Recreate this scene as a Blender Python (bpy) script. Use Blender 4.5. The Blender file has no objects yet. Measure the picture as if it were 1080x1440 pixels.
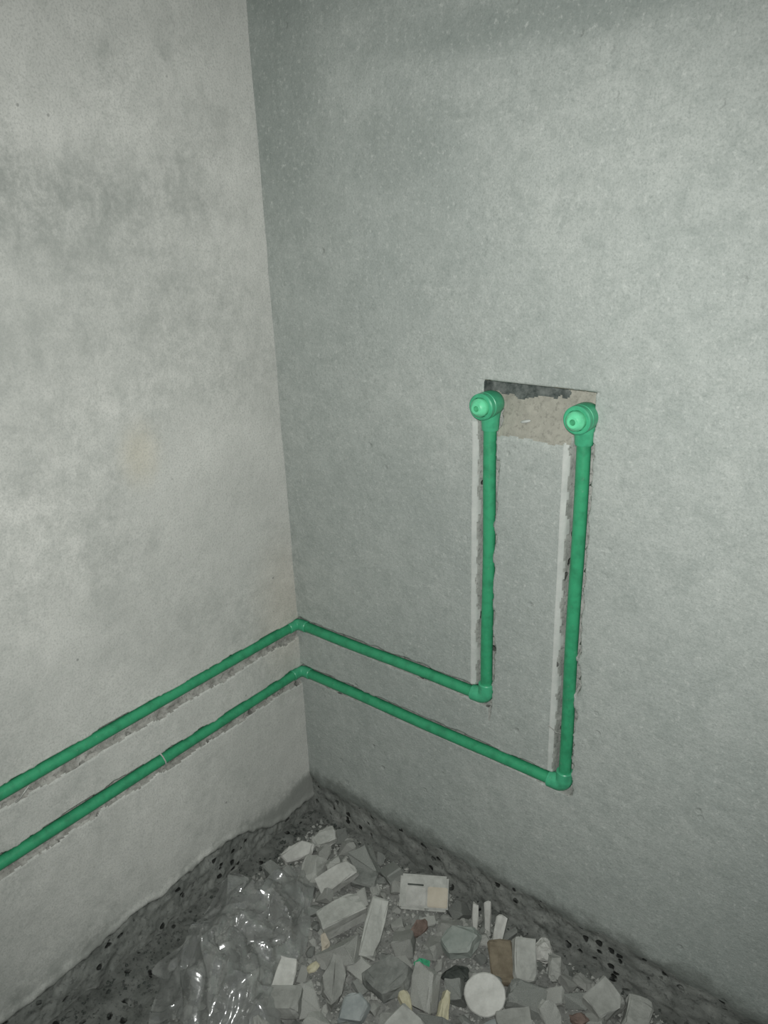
import bpy, bmesh, math, random
import numpy as np
from mathutils import Vector, Matrix, Euler

scn = bpy.context.scene
col = scn.collection
rng = random.Random(7)

# ------------------------------------------------------------------ camera
F_PX = 1116.37
cam_d = bpy.data.cameras.new('camera')
cam_d.sensor_fit = 'VERTICAL'
cam_d.sensor_height = 36.0
cam_d.sensor_width = 27.0
cam_d.lens = F_PX / 1440.0 * 36.0
cam_d.clip_start = 0.02
cam = bpy.data.objects.new('camera', cam_d)
col.objects.link(cam)
R_ = Vector((0.78337353, 0.62064605, -0.03353188))
U_ = Vector((-0.19697885, 0.29906908, 0.93367929))
FW = Vector((-0.58951272, 0.72481457, -0.35653694))
CAM = Vector((1.042199, -0.990376, 1.249156))
m = Matrix.Identity(4)
for i in range(3):
    m[i][0] = R_[i]; m[i][1] = U_[i]; m[i][2] = -FW[i]; m[i][3] = CAM[i]
cam.matrix_world = m
scn.camera = cam

# ------------------------------------------------------------------ world + light
world = bpy.data.worlds.new('world')
scn.world = world
world.use_nodes = True
wb = world.node_tree.nodes['Background']
wb.inputs['Color'].default_value = (0.86, 0.95, 0.93, 1)
wb.inputs['Strength'].default_value = 0.14

# the phone's flash: a small lamp just above the lens
fl = bpy.data.lights.new('phone_flash', 'SPOT')
fl.energy = 51.0
fl.color = (0.985, 1.0, 0.965)
fl.shadow_soft_size = 0.006
fl.spot_size = math.radians(111)
fl.spot_blend = 0.9
flo = bpy.data.objects.new('phone_flash', fl)
col.objects.link(flo)
flo.location = CAM + U_ * 0.022 - R_ * 0.006
aim = (FW - U_ * 0.03 + R_ * 0.0).normalized()
flo.rotation_euler = aim.to_track_quat('-Z', 'Y').to_euler()

scn.view_settings.view_transform = 'Standard'
scn.view_settings.look = 'None'
scn.view_settings.gamma = 1.0
scn.view_settings.exposure = 0.0
scn.view_settings.use_curve_mapping = False

# ------------------------------------------------------------------ measures (metres; corner of the room at the origin)
Z1, Z2 = 0.468, 0.358          # heights of the two pipe runs
X1, X2 = 0.444, 0.594          # the two risers on the right wall
ZT = 0.976                     # outlet height
ZA = 0.090                     # where the plaster stops above the floor
AX = 0.003                     # pipe axis lies this far behind the plaster face
PR = 0.0100                    # pipe radius

# ------------------------------------------------------------------ helpers
def tag(o, label, cat, group=None):
    o['label'] = label; o['category'] = cat
    if group: o['group'] = group
    return o

def link(name, me, mat=None, parent=None, smooth=None):
    o = bpy.data.objects.new(name, me)
    col.objects.link(o)
    if mat is not None and not me.materials:
        me.materials.append(mat)
    if parent is not None: o.parent = parent
    if smooth is not None:
        me.polygons.foreach_set('use_smooth', [True] * len(me.polygons))
        if smooth > 0: me.set_sharp_from_angle(angle=math.radians(smooth))
    return o

def empty(name, loc=(0, 0, 0)):
    o = bpy.data.objects.new(name, None)
    o.empty_display_size = 0.05
    o.location = loc
    col.objects.link(o)
    return o

def lattice(ix, iy, seed):
    h = (ix.astype(np.int64) * 374761393 + iy.astype(np.int64) * 668265263 + seed * 974634777) & 0xFFFFFFFF
    h = ((h ^ (h >> 13)) * 1274126177) & 0xFFFFFFFF
    h = (h ^ (h >> 16)) & 0xFFFFFFFF
    return h.astype(np.float64) / 0xFFFFFFFF * 2 - 1

def vnoise(x, y, seed=0):
    x = np.asarray(x, float); y = np.asarray(y, float) + np.zeros_like(x)
    x = x + np.zeros_like(y)
    ix = np.floor(x); iy = np.floor(y)
    fx = x - ix; fy = y - iy
    fx = fx * fx * (3 - 2 * fx); fy = fy * fy * (3 - 2 * fy)
    ix = ix.astype(np.int64); iy = iy.astype(np.int64)
    a = lattice(ix, iy, seed); b = lattice(ix + 1, iy, seed)
    c = lattice(ix, iy + 1, seed); d = lattice(ix + 1, iy + 1, seed)
    return (a * (1 - fx) + b * fx) * (1 - fy) + (c * (1 - fx) + d * fx) * fy

def fbm(x, y, seed=0, octs=4):
    s = 0; amp = 0.5; k = 1.0
    for o in range(octs):
        s = s + amp * vnoise(np.asarray(x) * k, np.asarray(y) * k, seed + o * 17)
        amp *= 0.5; k *= 2.03
    return s

def sstep(a, b, x):
    t = np.clip((x - a) / (b - a), 0, 1)
    return t * t * (3 - 2 * t)

# ------------------------------------------------------------------ materials
class NT:
    def __init__(self, name):
        self.m = bpy.data.materials.new(name); self.m.use_nodes = True
        self.t = self.m.node_tree; self.n = self.t.nodes
        self.b = self.n['Principled BSDF']
        self.tc = self.n.new('ShaderNodeTexCoord')
        self.co = self.tc.outputs['Object']
    def l(self, a, b): self.t.links.new(a, b)
    def noise(self, scale, detail=6, rough=0.6, dist=0.0, co=None, off=None):
        n = self.n.new('ShaderNodeTexNoise')
        n.inputs['Scale'].default_value = scale; n.inputs['Detail'].default_value = detail
        n.inputs['Roughness'].default_value = rough; n.inputs['Distortion'].default_value = dist
        co = co or self.co
        if off is not None:
            mp = self.n.new('ShaderNodeMapping'); mp.inputs['Location'].default_value = off
            self.l(co, mp.inputs['Vector']); co = mp.outputs['Vector']
        self.l(co, n.inputs['Vector'])
        return n.outputs['Fac']
    def scaled(self, s):
        mp = self.n.new('ShaderNodeMapping'); mp.inputs['Scale'].default_value = s
        self.l(self.co, mp.inputs['Vector']); return mp.outputs['Vector']
    def voro(self, scale, feature='F1', co=None):
        n = self.n.new('ShaderNodeTexVoronoi'); n.feature = feature
        n.inputs['Scale'].default_value = scale
        self.l(co or self.co, n.inputs['Vector']); return n.outputs['Distance']
    def ramp(self, fac, stops):
        r = self.n.new('ShaderNodeValToRGB')
        e = r.color_ramp.elements
        while len(e) < len(stops): e.new(0.5)
        for i, (p, c) in enumerate(stops):
            e[i].position = p
            e[i].color = (c, c, c, 1) if not isinstance(c, tuple) else (*c, 1)
        self.l(fac, r.inputs['Fac']); return r.outputs['Color']
    def mix(self, fac, a, b, mode='MIX'):
        n = self.n.new('ShaderNodeMix'); n.data_type = 'RGBA'; n.blend_type = mode
        for sock, v in ((n.inputs[0], fac), (n.inputs[6], a), (n.inputs[7], b)):
            if isinstance(v, (int, float)): sock.default_value = v
            elif isinstance(v, tuple): sock.default_value = (*v, 1)
            else: self.l(v, sock)
        return n.outputs[2]
    def math(self, op, a, b=0.0):
        n = self.n.new('ShaderNodeMath'); n.operation = op
        for sock, v in ((n.inputs[0], a), (n.inputs[1], b)):
            if isinstance(v, (int, float)): sock.default_value = v
            else: self.l(v, sock)
        return n.outputs[0]
    def wobble(self):
        if not hasattr(self, '_w'): self._w = self.noise(9.0, 6, 0.65)
        return self._w
    def stain(self, c, rad, soft=0.35, wob=0.3):
        # an irregular blot on the surface: 1 inside, 0 outside
        mp = self.n.new('ShaderNodeMapping'); mp.vector_type = 'TEXTURE'
        mp.inputs['Location'].default_value = c; mp.inputs['Scale'].default_value = rad
        self.l(self.co, mp.inputs['Vector'])
        ln = self.n.new('ShaderNodeVectorMath'); ln.operation = 'LENGTH'
        self.l(mp.outputs['Vector'], ln.inputs[0])
        d = self.math('ADD', ln.outputs['Value'], self.math('MULTIPLY', self.math('SUBTRACT', self.wobble(), 0.5), wob * 6))
        mr = self.n.new('ShaderNodeMapRange'); mr.interpolation_type = 'SMOOTHSTEP'
        self.l(d, mr.inputs['Value'])
        mr.inputs['From Min'].default_value = 1 + soft; mr.inputs['From Max'].default_value = 1 - soft
        return mr.outputs['Result']
    def bump(self, h, strength, dist, prev=None):
        b = self.n.new('ShaderNodeBump'); b.inputs['Strength'].default_value = strength
        b.inputs['Distance'].default_value = dist
        self.l(h, b.inputs['Height'])
        if prev is not None: self.l(prev, b.inputs['Normal'])
        return b.outputs['Normal']
    def done(self, color=None, rough=0.9, normal=None, spec=0.3):
        if color is not None:
            if isinstance(color, tuple): self.b.inputs['Base Color'].default_value = (*color, 1)
            else: self.l(color, self.b.inputs['Base Color'])
        self.b.inputs['Roughness'].default_value = rough
        self.b.inputs['Specular IOR Level'].default_value = spec
        if normal is not None: self.l(normal, self.b.inputs['Normal'])
        return self.m

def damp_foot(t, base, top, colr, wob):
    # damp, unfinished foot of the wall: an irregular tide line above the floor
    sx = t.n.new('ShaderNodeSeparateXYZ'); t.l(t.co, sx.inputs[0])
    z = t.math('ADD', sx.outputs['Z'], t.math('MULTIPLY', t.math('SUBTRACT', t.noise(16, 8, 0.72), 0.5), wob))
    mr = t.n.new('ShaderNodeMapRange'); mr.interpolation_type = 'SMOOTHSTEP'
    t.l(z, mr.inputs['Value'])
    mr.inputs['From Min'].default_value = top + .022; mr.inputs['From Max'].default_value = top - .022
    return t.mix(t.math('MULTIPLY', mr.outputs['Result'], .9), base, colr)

def plaster_left():
    t = NT('plaster_left_wall')
    big = t.noise(2.6, 9, 0.68, 0.4, off=(3.1, 1.7, 0.4))
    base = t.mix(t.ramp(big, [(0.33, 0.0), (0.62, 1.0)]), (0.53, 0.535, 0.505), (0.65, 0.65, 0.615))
    # smeared mottling: strong in some areas, nearly absent in others
    mot = t.ramp(t.noise(21, 12, 0.88, 0.15), [(0.38, 1.0), (0.58, 0.0)])
    where = t.ramp(t.noise(3.4, 4, 0.6, off=(5.2, 0.9, 7.7)), [(0.40, 0.22), (0.58, 0.80)])
    base = t.mix(t.math('MULTIPLY', mot, where), base, (0.37, 0.385, 0.36))
    for c, r, k in (((0, -0.47, 1.27), (1, .34, .07), .85), ((0, -0.33, 1.13), (1, .18, .08), .55), ((0, -0.12, 1.37), (1, .10, .05), .34),
                    ((0, -0.50, 1.02), (1, .11, .11), .5), ((0, -0.36, .83), (1, .02, .10), .22),
                    ((0, -0.40, .69), (1, .03, .11), .28), ((0, -0.30, .58), (1, .14, .06), .24), ((0, -0.52, .60), (1, .10, .05), .2)):
        blot = t.math('MULTIPLY', t.stain(c, r, .6, .22), t.math('ADD', t.math('MULTIPLY', mot, .7), .45))
        base = t.mix(t.math('MULTIPLY', blot, k), base, (0.30, 0.315, 0.295))
    base = t.mix(t.math('MULTIPLY', t.stain((0, -0.305, .905), (1, .030, .042), .8, .25), .30), base, (0.66, 0.58, 0.42))
    base = t.mix(t.math('MULTIPLY', t.stain((0, -0.03, .52), (1, .06, .12), .8, .15), .35), base, (0.66, 0.58, 0.48))
    fine = t.noise(330, 2, 0.7)
    base = t.mix(t.ramp(fine, [(0.34, 0.38), (0.52, 0.0)]), base, (0.30, 0.31, 0.295))
    sp = t.ramp(t.voro(34), [(0.045, 1.0), (0.095, 0.0)])
    gate = t.ramp(t.noise(9, 2), [(0.56, 0.0), (0.62, 1.0)])
    base = t.mix(t.math('MULTIPLY', sp, t.math('MULTIPLY', gate, .7)), base, (0.20, 0.205, 0.195))
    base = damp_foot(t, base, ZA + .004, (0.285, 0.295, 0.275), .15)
    n = t.bump(t.noise(280, 3, 0.6), 0.10, 0.003)
    n = t.bump(t.noise(36, 7, 0.65), 0.20, 0.010, n)
    return t.done(base, 0.92, n, 0.2)

def plaster_right():
    t = NT('plaster_right_wall')
    big = t.noise(3.2, 8, 0.62, 0.3, off=(1.3, 0.2, 2.4))
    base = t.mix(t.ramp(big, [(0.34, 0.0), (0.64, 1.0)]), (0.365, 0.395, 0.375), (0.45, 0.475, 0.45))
    mot = t.ramp(t.noise(26, 10, 0.78, 0.3), [(0.38, 0.55), (0.56, 0.0)])
    base = t.mix(mot, base, (0.30, 0.33, 0.31))
    for c, r, k in (((.50, 0, 1.46), (.22, 1, .025), .5), ((.06, 0, 1.40), (.10, 1, .20), .5), ((.28, 0, 1.33), (.10, 1, .05), .3), ((.45, 0, 1.60), (.5, 1, .08), .6)):
        base = t.mix(t.math('MULTIPLY', t.stain(c, r, .7, .22), k), base, (0.215, 0.245, 0.23))
    fine = t.noise(340, 2, 0.7)
    base = t.mix(t.ramp(fine, [(0.35, 0.36), (0.52, 0.0)]), base, (0.22, 0.245, 0.23))
    lt = t.noise(120, 5, 0.75)
    base = t.mix(t.ramp(lt, [(0.55, 0.0), (0.68, 0.55)]), base, (0.58, 0.60, 0.57))
    base = t.mix(t.ramp(lt, [(0.30, 0.55), (0.44, 0.0)]), base, (0.23, 0.255, 0.24))
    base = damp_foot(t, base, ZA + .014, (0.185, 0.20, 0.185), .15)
    n = t.bump(t.noise(190, 5, 0.72), 0.32, 0.004)
    pit = t.ramp(t.voro(22), [(0.05, 0.0), (0.13, 1.0)])
    gate = t.ramp(t.noise(5, 2, off=(.6, 0, .3)), [(0.5, 1.0), (0.6, 0.0)])
    n = t.bump(t.math('MAXIMUM', pit, gate), 0.4, 0.005, n)
    n = t.bump(t.noise(46, 7, 0.68), 0.30, 0.008, n)
    return t.done(base, 0.93, n, 0.2)

def mortar(name, c0, c1, c2, scale=26.0, pits=0.0):
    t = NT(name)
    base = t.mix(t.ramp(t.noise(scale, 8, 0.7, 0.4), [(0.36, 0.0), (0.64, 1.0)]), c0, c1)
    base = t.mix(t.ramp(t.noise(scale * 5, 4, 0.7), [(0.36, 0.6), (0.46, 0.0)]), base, c2)
    n = t.bump(t.noise(scale * 4, 6, 0.7), 0.5, 0.004)
    if pits:
        wv = t.n.new('ShaderNodeVectorMath'); wv.operation = 'ADD'
        nn = t.n.new('ShaderNodeTexNoise'); nn.inputs['Scale'].default_value = 60
        t.l(t.co, nn.inputs['Vector']); sc = t.n.new('ShaderNodeVectorMath'); sc.operation = 'SCALE'; sc.inputs['Scale'].default_value = .012
        t.l(nn.outputs['Color'], sc.inputs[0]); t.l(t.co, wv.inputs[0]); t.l(sc.outputs[0], wv.inputs[1])
        hole = t.ramp(t.voro(38, co=wv.outputs[0]), [(0.17, 1.0), (0.25, 0.0)])
        gate = t.ramp(t.noise(13, 3), [(0.43, 0.0), (0.52, 1.0)])
        hole = t.math('MULTIPLY', hole, t.math('MULTIPLY', gate, pits))
        base = t.mix(hole, base, (0.012, 0.013, 0.012))
        n = t.bump(t.math('SUBTRACT', 1.0, hole), 0.8, 0.006, n)
    return t.done(base, 0.95, n, 0.15)

def simple(name, c0, c1, scale=40, rough=0.85, bump=0.35, spec=0.25, rnd=0.0):
    t = NT(name)
    base = t.mix(t.ramp(t.noise(scale, 7, 0.68), [(0.35, 0.0), (0.66, 1.0)]), c0, c1)
    if rnd:
        oi = t.n.new('ShaderNodeObjectInfo')
        hs = t.n.new('ShaderNodeHueSaturation')
        v = t.math('ADD', t.math('MULTIPLY', oi.outputs['Random'], rnd), 1 - rnd * .5)
        t.l(v, hs.inputs['Value']); t.l(base, hs.inputs['Color']); base = hs.outputs['Color']
    n = t.bump(t.noise(scale * 4, 5, 0.7), bump, 0.003)
    return t.done(base, rough, n, spec)

def plastic(name, c, rough=0.42):
    t = NT(name)
    d = tuple(x * 0.72 for x in c)
    base = t.mix(t.ramp(t.noise(55, 4, 0.6), [(0.30, 0.0), (0.55, 1.0)]), d, c)
    dust = t.ramp(t.noise(130, 6, 0.75), [(0.60, 0.0), (0.80, 0.30)])
    base = t.mix(dust, base, (0.42, 0.46, 0.42))
    t.b.inputs['Subsurface Weight'].default_value = 0.0
    n = t.bump(t.noise(60, 3), 0.05, 0.003)
    return t.done(base, rough, n, 0.4)

M = {}
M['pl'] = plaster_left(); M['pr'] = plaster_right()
M['groove'] = mortar('raw_groove_plaster', (0.27, 0.28, 0.26), (0.44, 0.445, 0.42), (0.12, 0.125, 0.12), 32, 0.75)
M['groove_left'] = mortar('raw_groove_mortar', (0.25, 0.245, 0.225), (0.46, 0.455, 0.425), (0.15, 0.148, 0.14), 38, 0.45)
M['edge'] = simple('smooth_groove_edge', (0.43, 0.45, 0.43), (0.54, 0.555, 0.53), 26, 0.9, 0.3)
M['bare'] = mortar('bare_damp_mortar', (0.175, 0.185, 0.172), (0.31, 0.32, 0.30), (0.09, 0.095, 0.09), 24, 0.9)
M['pocket'] = mortar('exposed_block', (0.28, 0.275, 0.238), (0.385, 0.375, 0.325), (0.21, 0.205, 0.18), 30)
M['lip_shade'] = simple('painted_lip_shadow', (0.035, 0.047, 0.045), (0.16, 0.175, 0.165), 70, 0.8)  # dark colour standing in for the shadow of the pocket's top lip
M['floor'] = mortar('floor_screed', (0.115, 0.122, 0.113), (0.22, 0.227, 0.213), (0.04, 0.042, 0.04), 22, 0.95)
M['bed'] = mortar('rubble_dust', (0.20, 0.205, 0.193), (0.32, 0.322, 0.305), (0.10, 0.103, 0.098), 34)
M['green'] = plastic('green_pipe_plastic', (0.040, 0.325, 0.157), 0.45)
M['fit'] = plastic('green_fitting_plastic', (0.064, 0.40, 0.215), 0.38)
M['plug'] = plastic('pale_green_plug', (0.15, 0.66, 0.36), 0.4)
M['wire'] = simple('tie_wire_metal', (0.30, 0.30, 0.28), (0.55, 0.55, 0.52), 80, 0.35, 0.1, 0.5)
M['pale'] = simple('pale_plaster_rubble', (0.29, 0.295, 0.275), (0.42, 0.425, 0.40), 38, 0.9, 0.4, 0.2, 0.35)
M['white'] = simple('white_chalky_rubble', (0.42, 0.42, 0.395), (0.56, 0.56, 0.53), 50, 0.9, 0.3, 0.2, 0.2)
M['grey'] = simple('grey_mortar_rubble', (0.19, 0.20, 0.187), (0.32, 0.33, 0.31), 45, 0.92, 0.5, 0.2, 0.4)
M['dark'] = simple('dark_mortar_rubble', (0.045, 0.052, 0.048), (0.10, 0.11, 0.10), 50, 0.92, 0.5, 0.2, 0.3)
M['greenish'] = simple('grey_green_tile', (0.21, 0.24, 0.22), (0.32, 0.345, 0.32), 25, 0.6, 0.2, 0.4)
M['tan'] = simple('tan_card', (0.44, 0.395, 0.32), (0.52, 0.475, 0.395), 40, 0.8, 0.15)
M['cream'] = simple('cream_yellow_rubble', (0.45, 0.42, 0.29), (0.60, 0.57, 0.43), 40, 0.8, 0.3)
M['brown'] = simple('brown_wood', (0.15, 0.125, 0.09), (0.24, 0.205, 0.15), 60, 0.85, 0.3)
M['red'] = simple('red_brown_clay', (0.13, 0.095, 0.08), (0.24, 0.18, 0.155), 60, 0.9, 0.4)
M['bluegrey'] = simple('blue_grey_tile', (0.24, 0.265, 0.265), (0.34, 0.365, 0.36), 40, 0.7, 0.2)

def film():
    t = NT('clear_plastic_film')
    n = t.n; out = n['Material Output']
    tr = n.new('ShaderNodeBsdfTransparent'); tr.inputs['Color'].default_value = (0.93, 0.94, 0.935, 1)
    t.b.inputs['Base Color'].default_value = (0.50, 0.51, 0.495, 1)
    t.b.inputs['Roughness'].default_value = 0.5
    gl = n.new('ShaderNodeBsdfGlossy'); gl.inputs['Roughness'].default_value = 0.20
    nb = t.bump(t.noise(34, 3, 0.5), 0.34, 0.010)
    t.l(nb, t.b.inputs['Normal']); t.l(nb, gl.inputs['Normal'])
    m1 = n.new('ShaderNodeMixShader'); m1.inputs[0].default_value = 0.29
    t.l(tr.outputs[0], m1.inputs[1]); t.l(t.b.outputs[0], m1.inputs[2])
    m2 = n.new('ShaderNodeMixShader'); m2.inputs[0].default_value = 0.20
    t.l(m1.outputs[0], m2.inputs[1]); t.l(gl.outputs[0], m2.inputs[2])
    t.l(m2.outputs[0], out.inputs['Surface'])
    return t.m
M['film'] = film()

def axis_lines(pieces):
    # pieces: list of (start, end, step); returns sorted unique coordinates
    v = []
    for a, b, s in pieces:
        n = max(1, int(round((b - a) / s)))
        v += list(np.linspace(a, b, n + 1))
    v = np.array(sorted(v)); keep = [v[0]]
    for q in v[1:]:
        if q - keep[-1] > 5e-4: keep.append(q)
    return np.array(keep)

def band(v, lo, hi, soft_lo, soft_hi):
    # 1 inside lo..hi, ramps outwards-in over soft widths
    return np.clip((v - lo) / soft_lo, 0, 1) * np.clip((hi - v) / soft_hi, 0, 1)

def relief_right(x, z):
    d = 0.0016 * fbm(x * 9, z * 9, 3, 4) + 0.0005 * fbm(x * 60, z * 60, 5, 3)
    mat = np.zeros_like(x, int)
    g = np.zeros_like(x)
    for xr, zl in ((X1, Z1), (X2, Z2)):
        e1 = 0.0022 * fbm(z * 40, z * 0 + xr * 9, 11, 3)
        e2 = 0.0100 * fbm(z * 60, z * 0 + xr * 7, 12, 4)
        tl = x - (xr - 0.0270 + e1 * .5)
        lft = np.clip(tl / 0.0060, 0, 1) * 0.20 + np.clip((tl - 0.0060) / 0.0045, 0, 1) * 0.80
        b = lft * np.clip((xr + 0.0135 + e2 - x) / 0.0030, 0, 1)
        vz = np.clip((z - (zl - 0.016)) / 0.004, 0, 1) * np.clip((ZT + 0.004 - z) / 0.004, 0, 1)
        g = np.maximum(g, b * vz * (0.021 + 0.004 * fbm(x * 70, z * 70, 14, 3)))
    for xr, zl in ((X1, Z1), (X2, Z2)):
        e1 = 0.005 * fbm(x * 45, x * 0 + zl * 31, 21, 4)
        e2 = 0.006 * fbm(x * 38, x * 0 + zl * 31, 22, 4)
        b = band(z, zl - 0.0130 + e1, zl + 0.0165 + e2, 0.004, 0.0055)
        vx = np.clip((xr + 0.0135 - x) / 0.004, 0, 1)
        g = np.maximum(g, b * vx * (0.020 + 0.004 * fbm(x * 70, z * 70, 24, 3)))
    mat[g > 0.0028] = 1
    for xr, zl in ((X1, Z1), (X2, Z2)):
        tl = x - (xr - 0.0270)
        mat[(tl > -0.0015) & (tl < 0.0048 + 0.004 * fbm(z * 50, z * 0, 16, 3)) & (z > zl + 0.014) & (z < ZT - .03)] = 5
    # saw overcut below the short riser and past the pocket
    w = np.clip(1 - np.abs(x - X1 - 0.010 - (z - Z1) * .06) / 0.0035, 0, 1) * np.clip((z - (Z1 - 0.050)) / 0.03, 0, 1) * (z < Z1)
    g = np.maximum(g, w * 0.005)
    mat[(w > .35) & (mat == 0)] = 1
    # pocket between the outlets: deep under its top lip, running out to nothing below
    zt = 1.010
    e = 0.0012 * fbm(x * 60, z * 0, 31, 3)
    px = band(x, 0.4335, 0.6080, 0.004, 0.004)
    pz = np.clip((zt + e - z) / 0.0028, 0, 1)
    lowz = 0.925 + 0.006 * fbm(x * 40, z * 20, 32, 3)
    run = np.clip((z - lowz) / (zt - lowz), 0, 1)
    p = px * pz * (0.026 * run ** 0.8 + 0.003 * run * fbm(x * 90, z * 90, 33, 4))
    mat[(p > 0.003) & (p > g)] = 2
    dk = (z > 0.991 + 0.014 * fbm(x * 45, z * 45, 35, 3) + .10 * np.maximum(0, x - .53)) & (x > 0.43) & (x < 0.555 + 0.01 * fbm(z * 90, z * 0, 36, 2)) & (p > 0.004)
    mat[dk] = 3  # shadow under the top lip, painted as a ragged dark strip
    line = np.clip(1 - np.abs(z - zt) / 0.0022, 0, 1) * band(x, 0.425, 0.616, .004, .004)
    g = np.maximum(g, p); g = np.maximum(g, line * 0.004)
    # rough strip where the plaster stops
    e = 0.016 * fbm(x * 22, z * 0, 41, 5) + 0.008 * fbm(x * 90, z * 60, 42, 3)
    s = np.clip((ZA + e - z) / 0.024, 0, 1)
    g = np.maximum(g, s * (0.005 + 0.006 * fbm(x * 55, z * 55, 43, 5)))
    mat[s > 0.45] = 4
    return d + g, mat

def relief_left(s_, z):
    d = 0.0018 * fbm(s_ * 8, z * 8, 53, 4) + 0.0004 * fbm(s_ * 60, z * 60, 55, 3)
    mat = np.zeros_like(s_, int)
    g = np.zeros_like(s_)
    for zl, wl in ((Z1, 0.030), (Z2, 0.027)):
        e1 = 0.008 * fbm(s_ * 30, s_ * 0 + zl * 31, 61, 4)
        e2 = 0.0045 * fbm(s_ * 34, s_ * 0 + zl * 31, 62, 4) + 0.008 * np.maximum(0, fbm(s_ * 12, s_ * 0 + zl * 7, 63, 2) - .15)
        b = band(z, zl - 0.0135 + e1 * .3, zl + 0.0125 + e2, 0.004, 0.0035)
        g = np.maximum(g, b * (0.020 + 0.004 * fbm(s_ * 70, z * 70, 64, 3)))
        b2 = band(z, zl - wl + e1, zl, 0.005, 0.002)
        g = np.maximum(g, b2 * (0.006 + 0.005 * fbm(s_ * 80, z * 80, 66, 4)))
    mat[g > 0.0028] = 1
    e = 0.010 * fbm(s_ * 20, z * 0, 71, 5) + 0.006 * fbm(s_ * 80, z * 60, 72, 3) - 0.012 * sstep(.3, .8, s_) - 0.060 * (1 - sstep(.05, .26, s_))
    sft = np.clip((ZA + e - z) / 0.008, 0, 1)
    ridge = np.exp(-((z - (ZA + e + .006)) / 0.006) ** 2) * 0.0035
    g = np.maximum(g, sft * (0.008 + 0.006 * fbm(s_ * 55, z * 55, 73, 5))) - ridge
    mat[sft > 0.35] = 4
    return d + g, mat

def slab(name, us, zs, relief, to_world, thick, mats):
    Ug, Zg = np.meshgrid(us, zs, indexing='xy')
    d, mt = relief(Ug, Zg)
    nz, nu = Ug.shape
    front = to_world(Ug.ravel(), Zg.ravel(), d.ravel())
    idx = np.arange(nz * nu).reshape(nz, nu)
    quads = np.stack([idx[:-1, :-1], idx[:-1, 1:], idx[1:, 1:], idx[1:, :-1]], -1).reshape(-1, 4)
    fm = np.maximum.reduce([mt[:-1, :-1], mt[:-1, 1:], mt[1:, 1:], mt[1:, :-1]]).ravel()
    ring = np.concatenate([idx[0, :-1], idx[:-1, -1], idx[-1, :0:-1], idx[:0:-1, 0]])
    back = to_world(Ug.ravel()[ring], Zg.ravel()[ring], np.full(len(ring), thick))
    n0 = nz * nu; k = len(ring)
    verts = np.concatenate([front, back])
    j = np.arange(k); j2 = (j + 1) % k
    sides = np.stack([ring[j2], ring[j], n0 + j, n0 + j2], -1)
    faces = quads.tolist() + sides.tolist() + [list(range(n0 + k - 1, n0 - 1, -1))]
    me = bpy.data.meshes.new(name)
    me.from_pydata(verts.tolist(), [], faces)
    for q in mats: me.materials.append(q)
    mi = np.zeros(len(faces), np.int32); mi[:len(fm)] = fm
    me.polygons.foreach_set('material_index', mi)
    sm = np.zeros(len(faces), bool); sm[:len(fm)] = True
    me.polygons.foreach_set('use_smooth', sm)
    me.validate(); me.update()
    o = bpy.data.objects.new(name, me); col.objects.link(o)
    o['kind'] = 'structure'
    return o

zs = axis_lines([(-0.03, 0.16, 0.004), (0.16, 0.325, 0.012), (0.325, 0.392, 0.002), (0.392, 0.433, 0.004),
                 (0.433, 0.500, 0.002), (0.50, 0.91, 0.006), (0.91, 1.02, 0.002), (1.02, 1.6, 0.014), (1.6, 2.6, 0.05)])
us_r = axis_lines([(-0.04, 0.41, 0.005), (0.41, 0.465, 0.0015), (0.465, 0.56, 0.003), (0.56, 0.622, 0.0015), (0.622, 1.3, 0.007), (1.3, 2.6, 0.04)])
us_l = axis_lines([(-0.04, 0.76, 0.0026), (0.76, 0.9, 0.004), (0.9, 1.4, 0.008), (1.4, 2.6, 0.04)])
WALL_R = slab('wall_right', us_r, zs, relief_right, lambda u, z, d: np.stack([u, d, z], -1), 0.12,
     [M['pr'], M['groove'], M['pocket'], M['lip_shade'], M['bare'], M['edge']])
# seen from the room the left wall runs the other way, so its grid is mirrored to keep normals facing in
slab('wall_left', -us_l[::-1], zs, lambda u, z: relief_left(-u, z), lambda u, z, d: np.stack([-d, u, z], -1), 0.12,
     [M['pl'], M['groove_left'], M['pocket'], M['lip_shade'], M['bare']])

# floor: rough screed
def bed_h(x, y):
    x = np.asarray(x, float); y = np.asarray(y, float)
    s = -y
    edge = sstep(0.03, 0.13, x - 0.10 * sstep(.25, .6, s)) * sstep(0.012, 0.10, s)
    far = 1 - sstep(0.95, 1.15, np.hypot(x, y))
    h = 0.034 + 0.016 * fbm(x * 9, y * 9, 81, 3) + 0.010 * fbm(x * 28, y * 28, 83, 3)
    return edge * far * h - 0.012 * (1 - edge * far)

fx = axis_lines([(-0.03, 0.9, 0.006), (0.9, 1.6, 0.02), (1.6, 2.6, 0.06)])
X, Y = np.meshgrid(fx, -fx[::-1], indexing='xy')
H = 0.004 * fbm(X * 30, Y * 30, 91, 4) + 0.004 * fbm(X * 7, Y * 7, 95, 3)
pits = np.maximum(0, fbm(X * 55, Y * 55, 97, 3) - .28) * 0.05
V = np.stack([X, Y, H - pits], -1).reshape(-1, 3)
ny, nx = X.shape
I = np.arange(ny * nx).reshape(ny, nx)
Q = np.stack([I[:-1, :-1], I[:-1, 1:], I[1:, 1:], I[1:, :-1]], -1).reshape(-1, 4).tolist()
me = bpy.data.meshes.new('floor'); me.from_pydata(V.tolist(), [], Q)
link('floor', me, M['floor'], smooth=0)['kind'] = 'structure'

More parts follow.
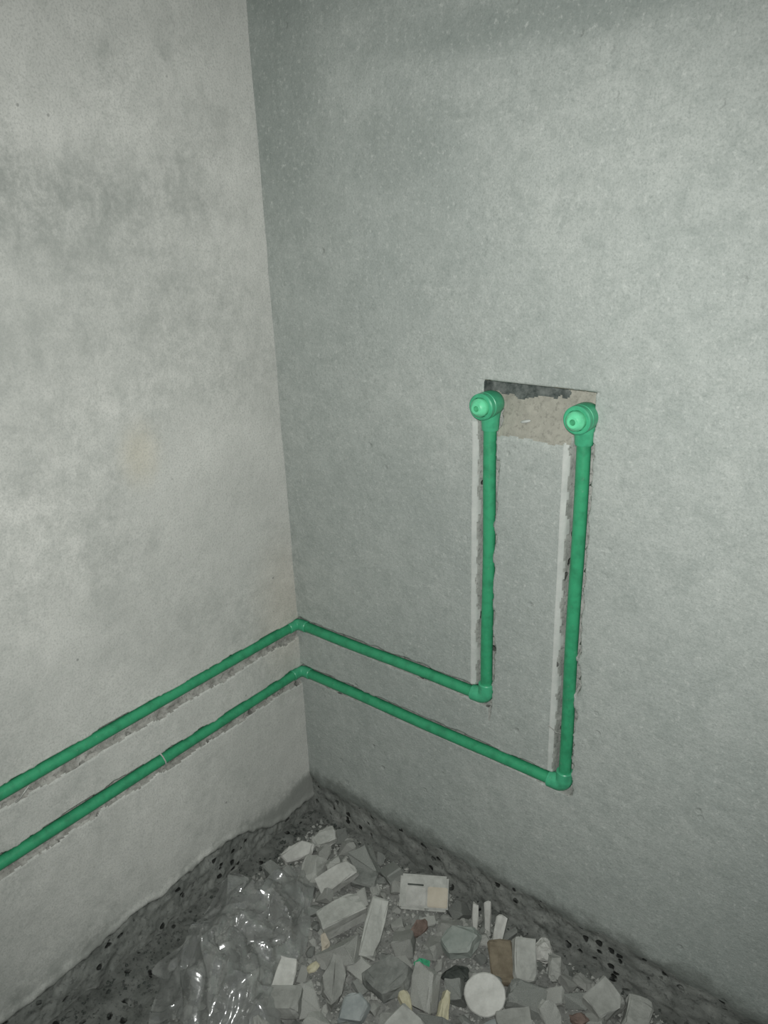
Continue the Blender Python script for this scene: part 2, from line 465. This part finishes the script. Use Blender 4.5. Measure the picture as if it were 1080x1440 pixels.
# bed of dust and grit that the rubble lies in
bx = np.arange(0.0, 1.16, 0.007)
X, Y = np.meshgrid(bx, -bx[::-1], indexing='xy')
H = bed_h(X, Y)
V = np.stack([X, Y, H + 0.003 * fbm(X * 120, Y * 120, 85, 2)], -1).reshape(-1, 3)
ny, nx = X.shape
I = np.arange(ny * nx).reshape(ny, nx)
Q = np.stack([I[:-1, :-1], I[:-1, 1:], I[1:, 1:], I[1:, :-1]], -1).reshape(-1, 4)
Q = Q[np.max(H.ravel()[Q], axis=1) > -0.008].tolist()
me = bpy.data.meshes.new('rubble_dust'); me.from_pydata(V.tolist(), [], Q)
bm = bmesh.new(); bm.from_mesh(me)
bmesh.ops.delete(bm, geom=[v for v in bm.verts if not v.link_faces], context='VERTS')
bm.to_mesh(me); bm.free()
dust = link('rubble_dust', me, M['bed'], smooth=0)
dust['kind'] = 'stuff'; tag(dust, 'heap of grey dust and grit under the rubble on the floor', 'dust')

# ------------------------------------------------------------------ pipes
def sweep(name, pts, radii, mat, parent, seg=28, cap=True, smooth=38):
    pts = [Vector(p) for p in pts]
    bm = bmesh.new(); rings = []
    up = None
    for i, p in enumerate(pts):
        t = None
        if i + 1 < len(pts) and (pts[i + 1] - p).length > 1e-7: t = (pts[i + 1] - p).normalized()
        if i > 0 and (p - pts[i - 1]).length > 1e-7:
            q = (p - pts[i - 1]).normalized(); t = q if t is None else (t + q).normalized()
        if t is None: t = last if i else next((q - p).normalized() for q in pts if (q - p).length > 1e-7)
        last = t
        if up is None:
            up = Vector((0, 0, 1)) if abs(t.z) < 0.9 else Vector((1, 0, 0))
        a = (up - t * up.dot(t)).normalized(); b = t.cross(a); up = a
        rings.append([bm.verts.new(p + (a * math.cos(2 * math.pi * k / seg) + b * math.sin(2 * math.pi * k / seg)) * radii[i]) for k in range(seg)])
    for r0, r1 in zip(rings, rings[1:]):
        for k in range(seg):
            bm.faces.new((r0[k], r0[(k + 1) % seg], r1[(k + 1) % seg], r1[k]))
    if cap:
        bm.faces.new(rings[0][::-1]); bm.faces.new(rings[-1])
    bmesh.ops.recalc_face_normals(bm, faces=bm.faces)
    me = bpy.data.meshes.new(name); bm.to_mesh(me); bm.free()
    return link(name, me, mat, parent, smooth)

def straight(name, a, b, r, mat, parent, wob=0.0012, seed=0):
    a = Vector(a); b = Vector(b); n = 24
    pts = []
    for i in range(n + 1):
        t = i / n; p = a.lerp(b, t)
        k = math.sin(math.pi * t) * wob
        d = (b - a).normalized()
        side = Vector((0, 0, 1)) if abs(d.z) < .5 else Vector((1, 0, 0))
        pts.append(p + side * k * math.sin(t * 7 + seed))
    return sweep(name, pts, [r] * len(pts), mat, parent)

def elbow(name, c, d1, d2, arm, bend, r, mat, parent, lip=0.0012):
    c = Vector(c); d1 = Vector(d1); d2 = Vector(d2)
    pts = [c + d1 * arm, c + d1 * arm, c + d1 * (arm - .0015)]; rad = [r - .003, r - lip, r]
    n = 8; o = c + d1 * bend + d2 * bend
    for i in range(n + 1):
        t = i / n * math.pi / 2
        pts.append(o - d2 * bend * math.cos(t) - d1 * bend * math.sin(t)); rad.append(r)
    pts += [c + d2 * (arm - .0015), c + d2 * arm, c + d2 * arm]; rad += [r, r - lip, r - .003]
    return sweep(name, pts, rad, mat, parent)

def lathe(name, c, axis, prof, mat, parent, seg=36, smooth=35):
    # profile: (distance along axis, radius)
    c = Vector(c); axis = Vector(axis)
    a = axis.orthogonal().normalized(); b = axis.cross(a)
    bm = bmesh.new()
    rings = [[bm.verts.new(c + axis * h + (a * math.cos(2 * math.pi * k / seg) + b * math.sin(2 * math.pi * k / seg)) * r) for k in range(seg)] for h, r in prof]
    for r0, r1 in zip(rings, rings[1:]):
        for k in range(seg):
            bm.faces.new((r0[k], r0[(k + 1) % seg], r1[(k + 1) % seg], r1[k]))
    bm.faces.new(rings[0][::-1]); bm.faces.new(rings[-1])
    bmesh.ops.recalc_face_normals(bm, faces=bm.faces)
    me = bpy.data.meshes.new(name); bm.to_mesh(me); bm.free()
    return link(name, me, mat, parent, smooth)

def pipe_run(x, z, label, seed):
    g = empty('water_pipe', (x, AX, z))
    tag(g, label, 'water pipe', 'pipe runs let into the wall')
    bpy.context.view_layer.update()
    L = 2.45
    kids = [
        straight('pipe', (-AX, -L, z), (-AX, -0.018, z), PR, M['green'], None, 0.004, seed),
        elbow('corner_elbow', (-AX, AX, z), (0, -1, 0), (1, 0, 0), 0.027, 0.012, 0.0116, M['fit'], None),
        straight('pipe', (0.015, AX, z), (x - 0.015, AX, z), PR, M['green'], None, 0.0012, seed + 2),
        elbow('elbow', (x, AX, z), (-1, 0, 0), (0, 0, 1), 0.028, 0.0125, 0.0138, M['fit'], None),
        straight('pipe', (x, AX, z + 0.015), (x, AX, ZT - 0.02), PR, M['green'], None, 0.0012, seed + 3),
    ]
    # outlet: socket, round body, threaded mouth
    kids.append(lathe('outlet_socket', (x, AX, ZT), (0, 0, 1),
                     [(-0.040, .0106), (-0.040, .0122), (-0.038, .0130), (-0.022, .0140), (-0.008, .0164), (0.000, .0172), (0.008, .0158), (0.0140, .0112), (0.0168, .005)], M['fit'], None))
    body = lathe('outlet_elbow', (x, AX, ZT), (0, -1, 0),
                 [(-0.0175, .008), (-0.0160, .0135), (-0.010, .0178), (-0.002, .0196), (0.008, .0200), (0.0165, .0198), (0.0172, .0188), (0.0186, .0187),
                  (0.0192, .0200), (0.0270, .0198), (0.0285, .0180), (0.0285, .0146), (0.0240, .0140)], M['fit'], None)
    kids.append(body)
    plug = lathe('plug', (x, AX, ZT), (0, -1, 0),
                 [(0.0220, .0130), (0.0325, .0136), (0.0345, .0131), (0.0385, .0098), (0.0400, .0078), (0.0400, .0042), (0.0230, .0040), (0.0228, .0008)], M['plug'], None)
    plug['label'] = 'pale green screw plug with a small round hole'
    for k in kids:
        k.parent = g; k.matrix_parent_inverse = g.matrix_world.inverted()
    plug.parent = body; plug.matrix_parent_inverse = Matrix.Identity(4)
    # body sits with identity local transform, so its mesh is already in place
    return g

pipe_run(X1, Z1, 'upper green plastic water pipe with the shorter riser nearer the corner', 1)
pipe_run(X2, Z2, 'lower green plastic water pipe with the longer riser farther from the corner', 5)

# ------------------------------------------------------------------ tie wires
def wire(pts, label, r=0.0011):
    o = sweep('tie_wire', pts, [r] * len(pts), M['wire'], None, 8, True, 60)
    tag(o, label, 'wire', 'wires holding the pipes')
wire([(-0.004, -0.574, Z1 - .024), (0.004, -0.580, Z1 - .014), (0.0085, -0.584, Z1 - .006), (0.0105, -0.592, Z1 - .010), (0.008, -0.600, Z1 - .018), (0.003, -0.604, Z1 - .024)],
     'bent shiny tie wire hooked under the upper green pipe', 0.0013)
wire([(-0.004, -0.352, Z2 + .014), (0.005, -0.352, Z2 + .0095), (0.0095, -0.351, Z2 + .001), (0.0085, -0.350, Z2 - .008), (0.002, -0.350, Z2 - .018), (-0.004, -0.351, Z2 - .022)],
     'shiny tie wire looped around the lower green pipe', 0.0013)
wire([(0.566, -0.006, 0.466), (0.570, -0.003, 0.461), (0.576, 0.002, 0.453), (0.580, 0.008, 0.449), (0.584, 0.018, 0.447)],
     'dark thin wire end poking out beside the longer riser', 0.0009)

# white smear of plaster left in the pocket
bm = bmesh.new(); bmesh.ops.create_icosphere(bm, subdivisions=2, radius=1)
for v in bm.verts: v.co = Vector((v.co.x * .0085, v.co.y * .003, v.co.z * .0026 + v.co.x * .0022)) + Vector((.5005, .0075, .9555))
me = bpy.data.meshes.new('plaster_smear'); bm.to_mesh(me); bm.free()
link('plaster_smear', me, M['edge'], WALL_R, 40)

# ------------------------------------------------------------------ rubble
def rough_up(bm, amp):
    bmesh.ops.triangulate(bm, faces=bm.faces[:])
    size = max(max(abs(c) for c in v.co) for v in bm.verts) * 2
    long_e = [e for e in bm.edges if e.calc_length() > size * .22]
    if long_e: bmesh.ops.subdivide_edges(bm, edges=long_e, cuts=1)
    bmesh.ops.triangulate(bm, faces=bm.faces[:])
    bm.normal_update()
    jr = random.Random(len(bm.faces) + 3)
    for v in bm.verts: v.co += v.normal * jr.uniform(-1, .6) * size * amp

def hull(points, mat, bevel=0.0, name='chunk', rough=0.034):
    bm = bmesh.new()
    for p in points: bm.verts.new(p)
    r = bmesh.ops.convex_hull(bm, input=bm.verts)
    bmesh.ops.delete(bm, geom=[v for v in bm.verts if not v.link_faces], context='VERTS')
    bmesh.ops.dissolve_limit(bm, angle_limit=math.radians(9), verts=bm.verts, edges=bm.edges)
    if bevel > 0:
        bmesh.ops.bevel(bm, geom=bm.edges[:], offset=bevel, segments=1, affect='EDGES', clamp_overlap=True)
        jr = random.Random(len(bm.verts))
        for v in bm.verts: v.co += Vector((jr.gauss(0, 1), jr.gauss(0, 1), jr.gauss(0, 1))) * bevel * .28
        rough_up(bm, rough)
    me = bpy.data.meshes.new(name); bm.to_mesh(me); bm.free()
    if mat: me.materials.append(mat)
    return me

def block_pts(r, sx, sy, sz, jit=0.12, chips=3):
    pts = []
    for a in (-.5, .5):
        for b in (-.5, .5):
            for c in (-.5, .5):
                pts.append(Vector((a * sx * (1 + r.uniform(-jit, jit)), b * sy * (1 + r.uniform(-jit, jit)), c * sz * (1 + r.uniform(-jit, jit)))))
    for _ in range(chips):                       # knock a corner off
        i = r.randrange(len(pts)); p = pts.pop(i)
        for ax in range(3):
            q = p.copy(); q[ax] *= r.uniform(.25, .7); pts.append(q)
    return pts

def shard_pts(r, sx, sy, sz, n=6):
    pts = []
    a0 = r.uniform(0, 6.28)
    for k in range(n):
        a = a0 + 6.283 * (k + r.uniform(-.28, .28)) / n
        q = r.uniform(.78, 1.0)
        x, y = math.cos(a) * sx * .5 * q, math.sin(a) * sy * .5 * q
        s = r.uniform(.82, .96)
        pts += [Vector((x, y, -sz * .5)), Vector((x * s, y * s, sz * .5 * r.uniform(.7, 1.1)))]
    return pts

def nugget_pts(r, sx, sy, sz, n=22):
    pts = []
    for _ in range(n):
        v = Vector((r.gauss(0, 1), r.gauss(0, 1), r.gauss(0, 1))).normalized() * r.uniform(.9, 1.05)
        pts.append(Vector((v.x * sx * .5, v.y * sy * .5, v.z * sz * .5)))
    return pts

taken = []          # (x, y, radius)

def settle(o, x, y, lift=0.0, sink=0.18):
    # stand the thing on the bed: its lowest point a little below the bed's surface
    R = o.rotation_euler.to_matrix()
    S = o.scale
    zsv = [(R @ Vector((v.co.x * S.x, v.co.y * S.y, v.co.z * S.z))).z for v in o.data.vertices]
    h = max(float(bed_h(x, y)), 0.0)
    o.location = (x, y, h - min(zsv) - sink * (max(zsv) - min(zsv)) + lift)

def rubble(name, kind, mat, x, y, size, rot, label, cat, seed, lift=0.0, sink=0.15, bevel=0.0030, group=None, rad=None, **kw):
    r = random.Random(seed)
    pts = {'block': block_pts, 'shard': shard_pts, 'nugget': nugget_pts}[kind](r, *size, **kw)
    me = hull(pts, M[mat], bevel, name)
    o = link(name, me)
    o.rotation_euler = [math.radians(a) for a in rot]
    settle(o, x, y, lift, sink)
    tag(o, label, cat, group)
    taken.append((x, y, rad if rad is not None else 0.36 * (size[0] + size[1]) / 2 + .004))
    return o

# picture-right on the floor runs about 37 degrees from +X; picture-up about 128 degrees
A, B = 37, 128
CH = 'rubble chunk'
rubble('plaster_fragment', 'shard', 'white', 0.105, -0.150, (.085, .045, .016), (24, -16, 62), 'pale plaster slab propped in the room corner beside the plastic bag', CH, 1, .014, n=6)
rubble('plaster_fragment', 'shard', 'pale', 0.120, -0.085, (.075, .045, .020), (18, -10, 70), 'rounded grey slab leaning farthest into the room corner', CH, 2, .014, n=7)
rubble('plaster_chunk', 'block', 'white', 0.215, -0.158, (.078, .038, .026), (10, -12, 72), 'pale oblong chunk lying between the corner slabs and the knobbly grey block', CH, 3, .012)
rubble('plaster_chunk', 'block', 'grey', 0.250, -0.118, (.048, .034, .020), (8, 6, 25), 'small grey block beside the pale oblong chunk', CH, 4, .008)
rubble('plaster_block', 'block', 'pale', 0.280, -0.214, (.082, .042, .034), (6, -8, 62), 'knobbly oblong grey block beside the long flat slab', CH, 5, .014, chips=4)
rubble('plaster_fragment', 'block', 'pale', 0.350, -0.210, (.098, .034, .015), (28, -22, 112), 'long flat grey slab standing tilted with a bright right edge', CH, 6, .022, jit=.06, chips=1)
rubble('ceramic_shard', 'shard', 'greenish', 0.484, -0.143, (.092, .074, .022), (16, -14, 30), 'large angular grey green slab below the tan wrapped block', CH, 7, .020, n=6)
rubble('mortar_lump', 'nugget', 'dark', 0.505, -0.186, (.055, .036, .026), (0, 0, 40), 'dark mortar lump under the grey green slab', CH, 8, .006)
rubble('clay_shard', 'shard', 'red', 0.408, -0.152, (.055, .030, .014), (20, 10, 80), 'red brown clay shard below the tan wrapped block', CH, 9, .010, n=5)
rubble('plastic_scrap', 'nugget', 'fit', 0.452, -0.206, (.030, .022, .018), (0, 0, 20), 'small green plastic scrap in the rubble', 'plastic scrap', 10, .016, rad=.024)
rubble('plaster_stick', 'block', 'white', 0.468, -0.066, (.046, .010, .012), (10, -48, 118), 'white plaster splinter, the shorter of two standing side by side', CH, 11, .012, chips=1, rad=.012)
rubble('plaster_stick', 'block', 'white', 0.486, -0.050, (.058, .012, .012), (6, -52, 120), 'white plaster splinter, the longer of two standing side by side', CH, 12, .014, chips=1, rad=.012)
rubble('plaster_stick', 'block', 'white', 0.527, -0.082, (.056, .018, .014), (14, -36, 106), 'white wedge splinter leaning beside the pale standing block', CH, 13, .014, chips=1, rad=.014)
rubble('plaster_stick', 'block', 'grey', 0.524, -0.040, (.038, .012, .012), (0, -12, 70), 'grey splinter pointing at the right wall', CH, 14, .008, chips=1, rad=.014)
rubble('plaster_nugget', 'nugget', 'white', 0.592, -0.046, (.048, .044, .042), (0, 0, 10), 'pale rounded nugget lying near the right wall', CH, 15, .016)
rubble('plaster_block', 'block', 'pale', 0.592, -0.108, (.064, .038, .028), (12, -30, 118), 'pale oblong block lying beside the rounded nugget', CH, 16, .016, jit=.08)
rubble('plaster_nugget', 'nugget', 'pale', 0.632, -0.080, (.048, .036, .034), (20, -20, 110), 'pale egg shaped nugget between the oblong block and the right wall', CH, 17, .014)
rubble('wood_offcut', 'block', 'brown', 0.560, -0.126, (.070, .044, .014), (10, -18, 128), 'brown board offcut behind the white disc', 'wood offcut', 19, .006, chips=1)
rubble('cream_shard', 'shard', 'cream', 0.534, -0.262, (.070, .024, .022), (18, -14, 112), 'cream coloured curved shard beside the white disc', CH, 20, .014, n=7)
rubble('cream_shard', 'shard', 'cream', 0.466, -0.275, (.066, .020, .016), (14, -10, 152), 'thin cream shard beside the broad grey slab', CH, 21, .010, n=6)
rubble('ceramic_shard', 'shard', 'grey', 0.425, -0.262, (.100, .082, .022), (10, -10, 20), 'broad grey slab below the long flat slab', CH, 22, .012, n=6)
rubble('plaster_block', 'block', 'pale', 0.628, -0.205, (.056, .030, .022), (4, -8, 40), 'flat pale block touching the white disc', CH, 23, .014, chips=1)
rubble('ceramic_shard', 'shard', 'bluegrey', 0.610, -0.232, (.060, .046, .014), (12, -10, 60), 'blue grey tile shard in the rubble', CH, 24, .008, n=5)
rubble('clay_shard', 'shard', 'red', 0.705, -0.136, (.040, .024, .016), (10, 0, 30), 'reddish clay bit among pale chunks by the right wall', CH, 25, .012, n=5)
rubble('plaster_chunk', 'block', 'pale', 0.724, -0.090, (.052, .044, .032), (8, -10, 70), 'pale blocky chunk beside the reddish clay bit', CH, 26, .014)
rubble('plaster_chunk', 'nugget', 'pale', 0.672, -0.052, (.044, .034, .026), (0, 10, 30), 'grey rounded chunk close under the right wall', CH, 27, .006)
rubble('plaster_chunk', 'block', 'pale', 0.776, -0.082, (.058, .040, .030), (12, 8, 100), 'pale chunk at the right wall end of the heap', CH, 28, .010)
rubble('tan_scrap', 'shard', 'tan', 0.288, -0.272, (.044, .024, .010), (12, -14, 140), 'tan card scrap beside the plastic bag', 'scrap', 30, .012, n=5)
rubble('tan_scrap', 'shard', 'cream', 0.300, -0.315, (.030, .020, .008), (10, -10, 60), 'small yellow scrap beside the plastic bag', 'scrap', 31, .012, n=5)
rubble('plaster_block', 'block', 'white', 0.288, -0.365, (.052, .032, .024), (8, -18, 120), 'pale upright block at the lower edge of the plastic bag', CH, 32, .020)
rubble('plaster_block', 'block', 'pale', 0.322, -0.400, (.050, .040, .026), (4, -8, 30), 'pale squarish block at the lower edge of the plastic bag', CH, 33, .016)
rubble('plaster_fragment', 'shard', 'pale', 0.350, -0.315, (.100, .046, .018), (12, -16, 118), 'tall narrow grey slab with a yellowish face beside the plastic bag', CH, 34, .010, n=7)
rubble('ceramic_shard', 'shard', 'bluegrey', 0.412, -0.340, (.070, .056, .018), (16, -6, 50), 'blue grey slab with a pale edge in the loose rubble', CH, 35, .012, n=5)
rubble('plaster_chunk', 'block', 'pale', 0.500, -0.330, (.060, .048, .026), (10, -10, 80), 'pale chunk beside the cream shards', CH, 36, .010)

# white disc: a round plug of plaster, rim chipped, facing up towards the room
bm = bmesh.new()
r = random.Random(18); n = 30; ra, rb, th = 0.033, 0.031, 0.010
top = []; mid = []; bot = []
for k in range(n):
    a = 6.2832 * k / n; q = 1 + r.uniform(-.018, .018)
    top.append(bm.verts.new((math.cos(a) * ra * q * .95, math.sin(a) * rb * q * .95, th / 2)))
    mid.append(bm.verts.new((math.cos(a) * ra * q, math.sin(a) * rb * q, th / 2 - .002)))
    bot.append(bm.verts.new((math.cos(a) * ra * q * .98, math.sin(a) * rb * q * .98, -th / 2)))
bm.faces.new(top); bm.faces.new(bot[::-1])
for k in range(n):
    j = (k + 1) % n
    bm.faces.new((mid[k], mid[j], top[j], top[k])); bm.faces.new((bot[k], bot[j], mid[j], mid[k]))
me = bpy.data.meshes.new('round_disc'); bm.to_mesh(me); bm.free(); me.materials.append(M['white'])
o = link('round_disc', me); o.rotation_euler = Euler((math.radians(34), 0, math.radians(A)))
settle(o, 0.574, -0.204, 0.020, 0.1)
tag(o, 'round white disc lying tilted on the rubble', 'disc'); taken.append((0.574, -0.204, .034))

# squarish block with pale face and tan wrapper
def panel(name, w, h, d, c, mat, parent, bev=0.0012):
    bm = bmesh.new(); bmesh.ops.create_cube(bm, size=1)
    for v in bm.verts: v.co = Vector((v.co.x * w + c[0], v.co.y * h + c[1], v.co.z * d + c[2]))
    bmesh.ops.bevel(bm, geom=bm.edges[:], offset=bev, segments=2, affect='EDGES')
    me = bpy.data.meshes.new(name); bm.to_mesh(me); bm.free()
    return link(name, me, mat, parent)
g = empty('wrapped_block', (0.374, -0.092, 0.068))
g.rotation_euler = Euler((math.radians(40), 0, math.radians(A - 6)))
tag(g, 'squarish pale block with a tan wrapper near the right wall', 'block')
panel('block_body', .090, .060, .036, (0, 0, -.019), M['pale'], g, .004)
panel('pale_panel', .036, .032, .005, (-.014, -.008, .001), M['white'], g, .0016)
p = panel('tan_wrapper', .037, .034, .005, (.0255, -.007, .0012), M['tan'], g, .0016); p['label'] = 'tan card wrapper'
panel('dark_slit', .030, .003, .002, (-.016, .012, -.0006), M['dark'], g, .0006)
taken.append((0.374, -0.090, .048))

# clear plastic bag: crumpled sheet lying on the heap
def bag():
    n = 96
    L, W = 0.34, 0.235
    u = np.linspace(-.5, .5, n); v = np.linspace(-.5, .5, n)
    Ug, Vg = np.meshgrid(u, v, indexing='xy')
    ang = math.radians(118)
    rr = 1 + .22 * vnoise(np.arctan2(Vg, Ug) * 1.6 + 9, Ug * 0 + 3, 301) 
    lx = Ug * L * rr; ly = Vg * W * rr
    # taper to a torn top
    ly = ly * (1.05 - .30 * sstep(0.0, .5, Ug))
    lx = lx + .018 * vnoise(Ug * 9, Vg * 9, 310); ly = ly + .018 * vnoise(Ug * 9 + 4, Vg * 9, 311)
    wx = 0.172 + lx * math.cos(ang) - ly * math.sin(ang)
    wy = -0.368 + lx * math.sin(ang) + ly * math.cos(ang)
    def ridge(k, seed):
        q = 1 - np.abs(vnoise(Ug * k + .7 * vnoise(Ug * 5, Vg * 5, seed + 5), Vg * k * .8, seed)) * 2
        return np.clip(q, -.2, 1)
    rim = np.clip(1 - np.maximum(np.abs(Ug), np.abs(Vg)) * 2, 0, 1)
    puff = sstep(0, .5, rim)
    h = np.maximum(bed_h(wx, wy), 0.003) + 0.020 + 0.032 * puff + (0.3 + .7 * puff) * (0.030 * ridge(4, 320) + 0.016 * ridge(8, 330) + .005 * ridge(17, 340))
    wx = np.maximum(wx, 0.02)
    V = np.stack([wx, wy, h], -1).reshape(-1, 3)
    I = np.arange(n * n).reshape(n, n)
    Q = np.stack([I[:-1, :-1], I[:-1, 1:], I[1:, 1:], I[1:, :-1]], -1).reshape(-1, 4).tolist()
    me = bpy.data.meshes.new('plastic_bag'); me.from_pydata(V.tolist(), [], Q)
    o = link('plastic_bag', me, M['film'], smooth=50)
    tag(o, 'crumpled clear plastic bag lying on the rubble by the left wall', 'plastic bag')
bag()

# loose fillers: individuals between the named pieces
def in_heap(x, y, rad):
    s = -y
    if x < 0.075 + 0.12 * float(sstep(.2, .6, s)) or s < 0.030 + .5 * rad: return False
    return math.hypot(x, y) < 0.98

protos = []
pr = random.Random(99)
for k in range(8): protos.append(('plaster_chip', hull(block_pts(pr, 1.15, .85, .62, .2, 3), None, .07, 'plaster_chip')))
for k in range(6): protos.append(('flat_shard', hull(shard_pts(pr, 1.25, .85, .26, pr.randint(5, 7)), None, .045, 'flat_shard')))
for k in range(6): protos.append(('mortar_nugget', hull(nugget_pts(pr, 1.05, .9, .75, 18), None, .0, 'mortar_nugget')))
LAB = {('plaster_chip', 'pale'): 'small loose blocky chip of pale grey plaster in the rubble heap',
       ('plaster_chip', 'grey'): 'small loose blocky chip of darker grey mortar in the rubble heap',
       ('flat_shard', 'pale'): 'small loose thin flat shard of pale grey plaster in the rubble heap',
       ('flat_shard', 'grey'): 'small loose thin flat shard of darker grey mortar in the rubble heap',
       ('mortar_nugget', 'pale'): 'small loose rounded nugget of pale grey plaster in the rubble heap',
       ('mortar_nugget', 'grey'): 'small loose rounded nugget of darker grey mortar in the rubble heap'}
mesh_mat = {}
for k, (nm, me) in enumerate(protos):
    for mt in ('pale', 'grey'):
        c = me.copy(); c.materials.append(M[mt]); mesh_mat[(k, mt)] = c
fr = random.Random(5)
count = 0
for rad, tries in ((.027, 500), (.021, 900), (.016, 2200), (.0115, 5000)):
    for _ in range(tries):
        x = fr.uniform(.07, .95); y = -fr.uniform(.03, .72)
        if not in_heap(x, y, rad): continue
        if x + y > 0.80 or y < -0.657 + .7535 * (x - .156): continue
        if any((x - a) ** 2 + (y - b) ** 2 < (rad * .66 + c * .86) ** 2 for a, b, c in taken): continue
        if count >= 290: break
        if rad > .012 and math.hypot((x - .170) * .9, y + .38) < .15: continue
        k = fr.randrange(len(protos)); nm = protos[k][0]
        mt = 'pale' if fr.random() < .66 else 'grey'
        o = bpy.data.objects.new(nm, mesh_mat[(k, mt)]); col.objects.link(o)
        q = rad * 2 * fr.uniform(.85, 1.05)
        o.scale = (q, q * fr.uniform(.8, 1.05), q * fr.uniform(.8, 1.1))
        o.rotation_euler = (math.radians(fr.gauss(0, 34)), math.radians(fr.gauss(0, 34)), fr.uniform(0, 6.283))
        settle(o, x, y, 0.0, 0.16)
        big = 'large' if rad > .025 else 'medium sized' if rad > .018 else 'small' if rad > .013 else 'tiny'
        tag(o, LAB[(nm, mt)].replace('small', big, 1), 'rubble chip', 'loose ' + big + ' ' + ('pale ' if mt == 'pale' else 'dark ') + nm.replace('_', ' ') + 's')
        taken.append((x, y, rad)); count += 1

# crumbs: uncountable grit over the heap and along the wall feet
def crumbs(name, n, mat, area, smin, smax, seed):
    r = random.Random(seed); V = []; Fc = []
    base = [(1, 0, 0), (-1, 0, 0), (0, 1, 0), (0, -1, 0), (0, 0, 1), (0, 0, -1)]
    tri = [(0, 2, 4), (2, 1, 4), (1, 3, 4), (3, 0, 4), (2, 0, 5), (1, 2, 5), (3, 1, 5), (0, 3, 5)]
    spots = [area(r) for _ in range(n)]
    hs = bed_h([p[0] for p in spots], [p[1] for p in spots])
    for (x, y), h in zip(spots, hs):
        q = smin * (smax / smin) ** (r.random() ** 1.6); i0 = len(V)
        z = max(float(h), 0.0) + q * .4
        R = Euler((r.uniform(0, 6), r.uniform(0, 6), r.uniform(0, 6))).to_matrix()
        for b in base:
            v = R @ (Vector(b) * q * r.uniform(.6, 1.15)); V.append((x + v.x, y + v.y, z + v.z * .8))
        Fc += [tuple(i0 + t for t in f) for f in tri]
    me = bpy.data.meshes.new(name); me.from_pydata(V, [], Fc)
    return me
def heap_area(r):
    while True:
        x, s = r.uniform(.03, .95), r.uniform(.015, .7)
        if x - s < .82 and x > .04 + .12 * float(sstep(.2, .6, s)): return x, -s
def foot_area(r):
    if r.random() < .5: return abs(r.gauss(0, .05)) + .004, -r.uniform(.0, .8)
    return r.uniform(0, 1.1), -abs(r.gauss(0, .035)) - .004
grit = [crumbs('plaster_grit', 6500, M['pale'], heap_area, .0016, .0066, 3),
        crumbs('mortar_grit', 3200, M['grey'], heap_area, .0016, .0062, 4),
        crumbs('dark_grit', 500, M['dark'], foot_area, .0018, .0055, 6)]
bm = bmesh.new(); bm.from_mesh(dust.data)
for k, g in enumerate(grit):
    n0 = len(bm.faces); bm.from_mesh(g); bm.faces.ensure_lookup_table()
    for f in bm.faces[n0:]: f.material_index = k + 1; f.smooth = False
bm.to_mesh(dust.data); bm.free()
for q in ('pale', 'grey', 'dark'): dust.data.materials.append(M[q])
